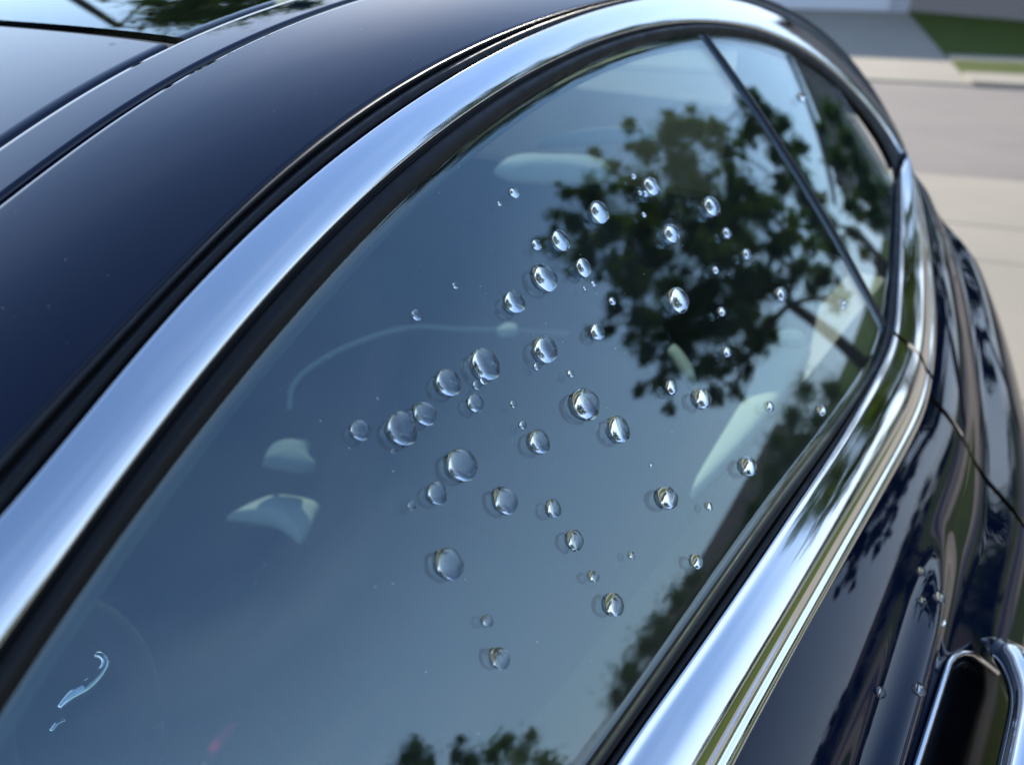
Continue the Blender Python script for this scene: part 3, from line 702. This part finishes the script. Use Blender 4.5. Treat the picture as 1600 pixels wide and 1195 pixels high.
shrub('maple_tree', 'bushy green tree mirrored beside the rear lower corner of the front window', [(1215, 690, 26), (1205, 740, 30), (1195, 790, 22), (1240, 650, 30), (1260, 610, 28), (1240, 720, 40), (1280, 660, 36), (1230, 780, 40), (1300, 610, 30), (1190, 830, 20), (1215, 760, 34), (1180, 800, 24), (1255, 690, 34)], 16, 15000, M['leaf_dark'], 15, (1300, 760))
shrub('yellow_bush', 'yellow green bush by the house mirrored in the quarter window', [(1262, 290, 12), (1285, 310, 12), (1272, 335, 14), (1300, 350, 12), (1340, 300, 12), (1345, 335, 14), (1335, 365, 14), (1350, 395, 12)], 12, 4000, M['leaf_yellow'], 16, (1310, 420), cat_='bush')
shrub('cypress_tree', 'dark narrow tree mirrored beside the window divider in the quarter window', [(1180, 150, 12), (1195, 175, 18), (1210, 205, 22), (1225, 240, 24), (1245, 275, 26), (1262, 310, 24), (1280, 345, 26), (1225, 190, 16), (1250, 230, 18), (1300, 380, 24)], 9, 9000, M['leaf_dark'], 18, (1310, 420))
shrub('garden_tree', 'olive green tree mirrored in the rear part of the quarter window', [(1300, 175, 22), (1325, 215, 24), (1345, 260, 26), (1360, 300, 26), (1310, 250, 24), (1370, 340, 22), (1330, 320, 22), (1380, 290, 16), (1285, 200, 14)], 10, 9000, M['leaf_dark'], 17, (1372, 400))
def house_at(name, label, p1, p2, d, hgt, rdg, depth=8, **kw):
    a, b = mirrored(*p1, d), mirrored(*p2, d); a[2] = b[2] = 0; c = (a + b) / 2
    LL = (b - a) / np.linalg.norm(b - a); QQ = np.cross(Z, LL) ; 
    if QQ @ (c - CAM) < 0: QQ = -QQ
    return house(name, label, c, None, depth, float(np.linalg.norm(b - a)), hgt, rdg, M['stucco'], ax=(QQ, LL), **kw)
house_at('brown_roof_house', 'taupe house under a brown shingle roof mirrored in the quarter window', (1180, 220), (1370, 330), 17, 2.9, 2.0, windows=[(-1.5, 1.4, .9, 2.2), (1.8, 1.4, .9, 2.2)])
house_at('neighbour_house', 'taupe house mirrored in the door paint beyond the lawn', (1250, 680), (1060, 1050), 46, 2.6, 1.6, windows=[(-4, 1.6, .9, 2.2), (0, 1.6, .9, 2.2), (4, 1.6, .9, 2.2)])

gb = ground(1545, 24); tree('round_bush', 'dark clipped bush at the corner of the far garage wall', gb, [(gb + Z * .55 + L * dx + Q * dy, .42) for dx, dy in ((0, 0), (-.22, .1), (.22, .05))] + [(gb + Z * 1.0, .35)], 5000, .05, M['leaf_dark'], 41, .04, cat_='bush')
def mirrored_roof(x, y, dist):
    th, xx, _ = on_roof(x, y)
    p = roof_pt(th, xx); a = roof_pt(th - .02, xx) - p; b = roof_pt(th, xx + .01) - p; nn = np.cross(a, b); nn /= np.linalg.norm(nn)
    if nn[2] < 0: nn = -nn
    d = ray(x, y); r = d - 2 * (d @ nn) * nn; return p + r * dist

bb = []
for x, y, r in [(225, -8, 22), (250, 8, 18), (290, 5, 14), (240, 35, 8), (220, 48, 6), (330, 4, 22), (370, -5, 30), (350, 28, 14), (395, 22, 18), (430, 0, 30), (300, -14, 30), (470, -18, 30), (160, -2, 8), (320, 22, 8), (400, -30, 40), (250, -40, 50), (330, -50, 60)]:
    if y < 0: x, y0 = x, 2
    else: y0 = y
    p = mirrored_roof(x, y0, 13 + random.uniform(-1, 1)); q = mirrored_roof(x, y0 + 10, 13)
    if y < 0: p = p + Z * (y * -0.02)
    bb.append((p, r / FPX * 13.6))
rb = np.mean([p for p, r in bb], 0) + np.array([-2.2, 1.0, 0]); rb[2] = 0
tree('street_tree', 'overhanging street tree mirrored at the top of the glass roof', rb, bb, 16000, 0.07, M['leaf'], 31, .14, via=rb + Z * 5.2)

# ================================================================== WATER DROPS
DROPS = [
 (565, 671, 30, 'round clear drop at the far left end of the drop row on the window'),
 (631, 667, 46, 'largest round drop, left of a half sized drop almost touching it'),
 (667, 644, 35, 'medium drop nestled against the upper right of the largest drop'),
 (703, 595, 40, 'big round drop between the largest drop and the one above a droplet trail'),
 (762, 567, 44, 'big tall drop with a short trail of droplets hanging below it'),
 (745, 628, 27, 'small drop under the droplet trail of the big tall drop'),
 (725, 724, 48, 'big oval drop standing alone below the diagonal row'),
 (685, 769, 31, 'medium drop just below and left of the big lone oval drop'),
 (793, 780, 38, 'large oval drop to the lower right of the big lone oval one'),
 (845, 688, 34, 'medium oval drop below a pair of pinhead droplets'),
 (867, 793, 24, 'small slim drop beside the large oval drop on its right'),
 (901, 842, 28, 'slim drop halfway between the belt moulding and the lone lower left drop'),
 (705, 879, 42, 'large dim drop alone in the lower left of the window'),
 (763, 969, 17, 'tiny drop above the lowest drop on the window'),
 (784, 1027, 29, 'lowest drop of all on the front window, round and dim'),
 (962, 943, 34, 'bright rimmed drop nearest the bottom edge moulding, lower middle'),
 (929, 900, 16, 'tiny drop just up and left of the bright rimmed lower drop'),
 (988, 867, 12, 'pinhead drop alone above the bright rimmed lower drop'),
 (1046, 776, 36, 'narrow tall drop touching the tip of the pale pillar trim'),
 (1109, 790, 12, 'pinhead drop right of the narrow drop at the trim tip'),
 (1091, 876, 22, 'small narrow drop closest to the mirrored hedge tree'),
 (1172, 727, 29, 'slim drop on the pale sky patch right of the pillar trim'),
 (970, 669, 38, 'large pointed oval drop beneath the lowest oak twigs'),
 (919, 628, 47, 'very large oval drop with a dark speckled core, left of the oak twigs'),
 (855, 544, 39, 'large drop left of the oak with a pinhead drop below it'),
 (806, 470, 33, 'medium drop in open sky left of the oak, above the seam'),
 (855, 431, 38, 'large drop at the left edge of the mirrored oak crown'),
 (878, 374, 28, 'medium bright drop on the upper left fringe of the oak'),
 (840, 382, 16, 'tiny double drop beside the bright drop on the oak fringe'),
 (914, 416, 25, 'small bright drop inside the left part of the oak'),
 (939, 330, 32, 'bright sparkling drop on the upper left oak branches'),
 (935, 517, 26, 'small oval drop at the tip of a left hanging oak twig'),
 (805, 300, 16, 'tiny drop high up under the pale grab rail'),
 (781, 318, 7, 'speck of water left of the tiny drop under the grab rail'),
 (1020, 290, 26, 'upper sparkling drop in the oak top with specks around it'),
 (991, 275, 9, 'speck of water at the top left of the oak crown'),
 (1001, 301, 8, 'speck of water left of the sparkling drop in the oak top'),
 (1010, 302, 10, 'bead directly at the lower left of the sparkling drop in the oak top'),
 (1007, 335, 8, 'speck of water under the sparkling drop in the oak top'),
 (1051, 363, 29, 'bright drop in the dense middle of the oak crown'),
 (1114, 321, 28, 'bright drop in the upper right half of the oak crown'),
 (1063, 466, 38, 'large bright ringed drop in the centre of the oak crown'),
 (1137, 363, 15, 'tiny drop right of the bright drop in the oak middle'),
 (1168, 396, 15, 'tiny drop near the right of the oak crown'),
 (1119, 421, 12, 'tiny drop below the middle of the oak crown'),
 (1222, 458, 20, 'small drop where the oak branches leave the trunk'),
 (1137, 549, 15, 'tiny drop over the lower oak clump above the slim bead'),
 (1051, 604, 21, 'small pale drop on the lowest oak clump'),
 (1100, 621, 31, 'dark centred drop at the bottom edge of the oak crown'),
 (1204, 634, 15, 'tiny drop on the right border of the pillar trim'),
 (1285, 640, 16, 'tiny drop nearest the rear lower corner of the front window'),
 (652, 491, 16, 'teardrop shaped droplet alone in the upper left sky area'),
 (712, 446, 9, 'pinhead droplet above the teardrop shaped one'),
 (840, 572, 11, 'pinhead drop just below the large drop left of the oak'),
 (893, 583, 11, 'pinhead drop above left of the very large speckled drop'),
 (818, 663, 13, 'pinhead drop up and left of the medium oval drop'),
 (803, 630, 11, 'upper one of two pinhead drops in the window middle'),
 (644, 789, 13, 'pinhead drop left of the medium drop at the lower left'),
 (615, 705, 7, 'speck of water below the largest drop'),
 (1018, 726, 7, 'speck of water alone above the tip of the pale trim'),
 (958, 470, 12, 'tiny drop at a gap in the left oak branches'),
 (928, 443, 8, 'speck of water below the small bright drop in the oak'),
 (914, 450, 6, 'smallest speck of water below the small bright drop in the oak'),
 (746, 601, 13, 'lower bead of the droplet trail under the big tall drop'),
 (757, 594, 12, 'upper bead of the droplet trail under the big tall drop'),
 (1318, 474, 14, 'pale bead by the window divider above the oak trunk'),
 (1129, 486, 14, 'greenish bead in the dark right half of the oak'),
 (591, 622, 5, 'faint speck of water left of the big round drop'),
 (1255, 150, 14, 'single bead high on the rear quarter window'),
]
def drop_mesh(name, seed, sharp=0.0):
    """a bead: flattened ball cut by the glass, contact angle over 90 degrees, slightly uneven outline"""
    r = np.random.default_rng(seed); nu, nv = 40, 22
    ph = r.uniform(0, 6.28, 4); am = r.uniform(.0, .03, 4)
    ca = R_(107 + r.uniform(-4, 4)); vs = [(0, 0, 0)]; fs = []
    cz = -math.cos(ca)
    for i in range(nv):
        a = ca * (1 - i / (nv - 1)) if i < nv - 1 else 0.0
        for j in range(nu):
            t_ = 2 * math.pi * j / nu
            k = 1 + sum(am[q] * math.cos((q + 2) * t_ + ph[q]) for q in range(4)) * math.sin(a)
            x, y, z = math.sin(a) * math.cos(t_) * k, math.sin(a) * math.sin(t_) * k, (math.cos(a) + cz)
            vs.append((x, y * 1.06 - .05 * (1 - z) * sharp, z * .80))
    for j in range(nu): fs.append((0, 1 + (j + 1) % nu, 1 + j))
    for i in range(nv - 1):
        for j in range(nu):
            k = (j + 1) % nu; fs.append((1 + i * nu + j, 1 + i * nu + k, 1 + (i + 1) * nu + k, 1 + (i + 1) * nu + j))
    me = bpy.data.meshes.new(name); me.from_pydata(vs, [], fs); me.materials.append(M['water'])
    import bmesh
    bm = bmesh.new(); bm.from_mesh(me); bmesh.ops.remove_doubles(bm, verts=bm.verts, dist=1e-5); bm.to_mesh(me); bm.free()
    me.polygons.foreach_set('use_smooth', [len(p.vertices) == 4 or p.normal.z > .2 for p in me.polygons]); me.update()
    return me
DM = [drop_mesh('water_drop', 20 + i, i % 2) for i in range(6)]
def put_drop(P, n, r, me, label, group, name='water_drop', rot=0.0, st=1.0):
    o = bpy.data.objects.new(name, me); COL.objects.link(o)
    z = Vector(n); x = Vector(U) - z * Vector(U).dot(z); x.normalize(); y = z.cross(x)
    c, s_ = math.cos(rot), math.sin(rot)
    m3 = Matrix((x * c + y * s_, y * c - x * s_, z)).transposed() @ Matrix.Diagonal((r, r * st, r))
    o.matrix_world = Matrix.Translation(Vector(P)) @ m3.to_4x4()
    return tag(o, label, 'water drop', group)
for i, (x, y, hp, lab) in enumerate(DROPS):
    u_, w_ = hit(x, y); t0 = np.linalg.norm(side(u_, w_) - CAM); r = hp / 2 / FPX * t0 * (.98 if x < 930 else .90)
    u_, w_ = hit(x, y, r * .45)
    n_ = side_n(u_, w_); P = side(u_, w_, 0.00004)
    put_drop(P, n_, r, DM[i % 6], lab, 'water drops on the side windows', rot=random.uniform(-.3, .3), st=random.uniform(1.04, 1.2))

# drops resting on the painted door beside the moulding
for i, (u_, s_, r, lab) in enumerate([(.585, .070, .0035, 'bright drop on the door crease, highest of the group there'), (.575, .090, .0045, 'round drop on the top end of the raised door crease'),
        (.555, .080, .003, 'tiny drop between two others on the door crease'), (.47, .100, .004, 'long drop running down the raised door crease'), (.44, .078, .0035, 'lone drop on the lower part of the dark door paint'), (.56, .104, .003, 'little drop on the far slope of the door crease')]):
    P = body_pt(u_, s_) + float(ridge_h(np.array(u_), np.array(s_))) * N0; q = body_pt(u_, s_, .01) - body_pt(u_, s_)
    put_drop(P, q / np.linalg.norm(q), r, DM[i % 6], lab, 'water drops on the door paint', st=1.25)

# fine spray specks on glass and dust on the roof: too many and too small to count
vs, fs, o_ = [], [], 0
ico = [(0, 0, 1), (1, 0, 0), (0, 1, 0), (-1, 0, 0), (0, -1, 0)]; icf = [(0, 1, 2), (0, 2, 3), (0, 3, 4), (0, 4, 1)]
r_ = np.random.default_rng(5)
for k in range(150):
    u_, w_ = r_.uniform(.02, .8), r_.uniform(-.17, .12)
    P = side(u_, w_, .0001); n_ = side_n(u_, w_); a = np.cross(n_, U); rr = 10 ** r_.uniform(-3.95, -3.45)
    for x, y, z in ico: vs.append(P + rr * (x * U + y * a + z * n_ * .7))
    fs += [tuple(o_ + q for q in t) for t in icf]; o_ += 5
tag(mesh_obj('water_spray', vs, fs, M['white_trim'], base=vs[0]), 'fine pale specks of spray scattered over the side window', 'spray', kind='stuff')
vs, fs, o_ = [], [], 0
cl_ = r_.uniform(0, 1, (14, 2))
for k in range(60):
    c_ = cl_[k % 14]; th_ = 2.42 - .95 * np.clip(c_[0] + r_.normal(0, .05), 0, 1); x_ = .01 + .10 * np.clip(c_[1] + r_.normal(0, .2), 0, 1)
    P = roof_pt(th_, x_); rr = 10 ** r_.uniform(-4.1, -3.6)
    for x, y, z in ico: vs.append(P + rr * (x * U + y * V + z * Z * .8))
    fs += [tuple(o_ + q for q in t) for t in icf]; o_ += 5
tag(mesh_obj('dust_specks', vs, fs, M['white_trim'], base=vs[0]), 'white dust specks scattered on the dark roof paint', 'dust', kind='stuff')
